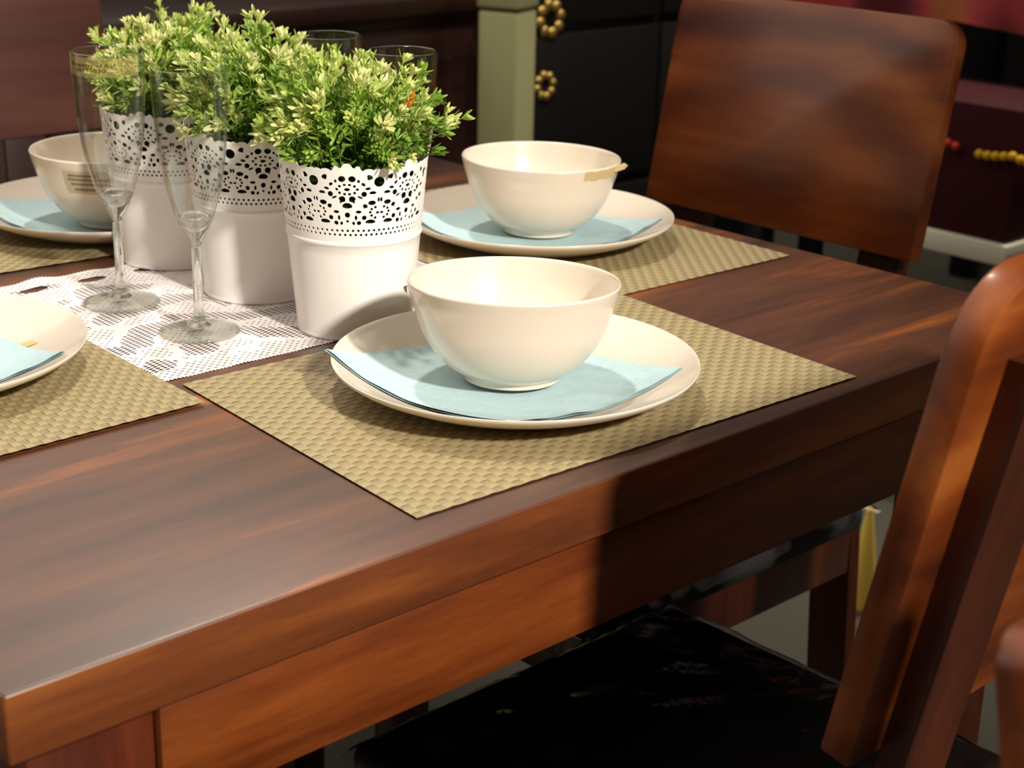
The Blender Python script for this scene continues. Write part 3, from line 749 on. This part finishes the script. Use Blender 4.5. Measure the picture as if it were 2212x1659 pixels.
# ------------------------------------------------------------------ background furniture
M_dark = wood('dark_stained_cabinet', [(.3, (24, 12, 10)), (.55, (48, 24, 18)), (.75, (66, 36, 26))], 0, .4, .8, seed=12)
def cabinet():
    t = thing('sideboard_cabinet', (1.48, 1.70, 0), 'dark brown wooden sideboard behind the plants', 'cabinet')
    hw = 37.6
    sharp(MB().box(-hw-30, hw, 1.5, 45, 8, 78, .3).ob('carcass', M_dark, t)); sharp(MB().box(-hw-33, hw+1.2, -1.5, 46, 78.2, 81.5, .6).ob('top', M_dark, t))
    for x0, x1 in ((-hw-29, -hw-6), (-hw-5, -hw+33), (-hw+34, hw-2)):
        d = sharp(MB().box(x0, x1, .2, 2.2, 11, 76, .3).ob('door', M_dark, t))
        sharp(MB().box(x0+5, x1-5, -.3, 1.0, 17, 70, .5).ob('raised_panel', M_dark, d))
    for x in (-hw-26, hw-5):
        for y in (6, 40): MB().box(x-2, x+2, y-2, y+2, 0, 8, .2).ob('foot', M_dark, t)
cabinet()
M_green = plain('pale_sage_paint', lin((170, 168, 122)), .55, .3, var=.05, bscale=12)
t = thing('painted_post', (1.808, 1.58, 0), 'pale sage green square post behind the rear bowl', 'post')
sharp(MB().box(-4.1, 4.1, -4.1, 4.1, 0, 80, .8, 3, Matrix.Rotation(.35, 4, 'Z')).ob('shaft', M_green, t)); sharp(MB().box(-4.4, 4.4, -4.4, 4.4, 80, 92, .8, 3, Matrix.Rotation(.35, 4, 'Z')).ob('cap', M_green, t))
sharp(MB().box(-7, 7, -7, 7, 0, 8, .6, 3, Matrix.Rotation(.35, 4, 'Z')).ob('base', M_green, t))
M_lacq = plain('black_lacquer', (.010, .009, .009, 1), .35, .4, bump=.1, bscale=30)
M_brass = plain('aged_brass', lin((190, 160, 88)), .4, .5, metal=.8)
t = thing('lacquer_cabinet', (2.22, 1.70, 0), 'black lacquered cabinet with round brass rosettes, beside the sage post', 'cabinet')
sharp(MB().box(-31, 60, 1, 40, 6, 108, .4).ob('carcass', M_lacq, t)); sharp(MB().box(-33, 62, -1, 42, 108.2, 111, .5).ob('top', M_lacq, t))
for k in range(3):
    z0 = 8+k*33
    for x0, x1 in ((-30, 14), (15, 59)): sharp(MB().box(x0, x1, -.2, 1.4, z0, z0+31, .3).ob('drawer', M_lacq, t))
for x in (-28, 56):
    for y in (5, 36): MB().box(x-2, x+2, y-2, y+2, 0, 6, .2).ob('foot', M_lacq, t)
for (x, z, rr) in ((-19.6, 62.2, 3.0), (-18.6, 75.3, 3.9)):
    mb = MB(); n = 8
    for k in range(n):
        an = 2*PI*k/n+.2; cx, cz = x+rr*.72*math.cos(an), z+rr*.72*math.sin(an)
        mb.lathe([(0, .75), (rr*.2, .65), (rr*.3, .3), (rr*.31, 0)], 12, Matrix.Translation((cx, -.2, cz)) @ Matrix.Rotation(PI/2, 4, 'X'))
    o = mb.ob('brass_rosette', M_brass, t); o['label'] = 'round brass rosette'

# red cloth covered table at the far right
t = thing('side_table', (3.02, 1.0, 0), 'dark side table under the red cloth at far right', 'table')
sharp(MB().box(-50, 50, -62, 62, 84, 88, .4).ob('tabletop', M_lacq, t))
for x in (-46, 46):
    for y in (-58, 58): sharp(MB().box(x-3, x+3, y-3, y+3, 0, 84, .3).ob('leg', M_lacq, t))
def red_cloth():
    m, nt, b = mat('red_brocade'); tc = N(nt, 'ShaderNodeTexCoord'); n = N(nt, 'ShaderNodeTexNoise', i_Scale=5.5, i_Detail=1.0); L(nt, tc.outputs['Object'], n.inputs['Vector'])
    cr = N(nt, 'ShaderNodeValToRGB'); e = cr.color_ramp.elements; e[0].position, e[0].color = .40, lin((96, 6, 22)); e[1].position, e[1].color = .52, lin((190, 62, 66))
    q = e.new(.80); q.color = lin((214, 150, 60))
    L(nt, n.outputs[0], cr.inputs[0]); L(nt, cr.outputs[0], b.inputs['Base Color']); b.inputs['Roughness'].default_value = .6; return m
vs, fs = [], []
path = [(-51.3, 77.6), (-51.2, 81), (-51, 84), (-50.8, 87.6), (-50, 88.35), (-25, 88.4), (0, 88.4), (25, 88.4), (50, 88.4), (50.8, 87.6), (51, 82), (51, 77.8)]
ny = 90
for j in range(ny+1):
    y = -61+122*j/ny
    for i, (x, z) in enumerate(path):
        w = max(0, (84-z)/7); vs.append((x-(w*.7*math.sin(y*.45) if x < 0 else 0), y, z+.5*w*math.sin(y*.21)))
for j in range(ny):
    for i in range(len(path)-1): q = j*len(path)+i; fs.append((q, q+1, q+len(path)+1, q+len(path)))
rc = mesh('red_tablecloth', vs, fs, red_cloth()); rc.location = (3.02, 1.0, 0)
tag(rc, 'red brocade cloth hanging over the far right side table', 'tablecloth')
# maroon bench with pale lower trim and a bead garland
M_maroon = plain('maroon_cloth', lin((60, 14, 20)), .75, .2, var=.2, bscale=30)
M_pale = plain('off_white_paint', lin((226, 221, 202)), .6, .3, var=.05)
t = thing('storage_bench', (2.38, .975, 0), 'maroon bench with pale lower trim, right of the solid-back chair', 'bench')
sharp(MB().box(-11.6, 12, -19.3, 40, 44.6, 68, .6).ob('maroon_body', M_maroon, t))
sharp(MB().box(-12.4, 12.6, -20.1, 40.6, 40.6, 44.4, .4).ob('pale_trim', M_pale, t))
for x in (-9, 9):
    for y in (-16, 37): sharp(MB().box(x-2, x+2, y-2, y+2, 0, 40.6, .3).ob('leg', M_lacq, t))
M_bead = plain('yellow_bead', lin((226, 178, 10)), .4, .4); M_bead2 = plain('red_bead', lin((206, 50, 30)), .4, .4)
g = thing('bead_garland', (2.2605, .855, .60), 'string of yellow and red beads hanging across the maroon bench', 'garland')
rnd = random.Random(3); pts = []
for k in range(15):
    y = 5.5-k*1.6; z = .6-1.6*math.sin((k % 8)/8*PI)*.5-.04*k; pts.append((-.9, y, z))
MB().tube([(-.9, 6, .6)]+pts, .12, 6).ob('cord', M_maroon, g)
for k, q in enumerate(pts):
    mt = M_bead2 if k < 2 else M_bead
    if k in (2, 3): continue
    MB().lathe([(0, -.85), (.6, -.6), (.85, 0), (.6, .6), (0, .85)], 12, Matrix.Translation(q)).ob('bead', mt, g)
# yellow floor cone and pale strip seen past the table
t = thing('floor_cone', (1.674, .617, 0), 'yellow cone on the floor, seen between chair leg and foreground chair', 'cone')
MB().lathe([(0, 16.6), (.35, 16.55), (.55, 16.2), (1.9, 6.5), (2.5, 1.0), (2.5, 0), (0, 0)], 32).ob('cone_body', plain('yellow_plastic', lin((250, 212, 96)), .5, .4), t)
o = MB().box(-.5, .5, -2.3, 2.3, 0, .5, .1).ob('floor_strip', M_pale, None, loc=(1.994, .83, 0)); tag(o, 'short pale strip lying on the floor behind the yellow cone', 'strip')
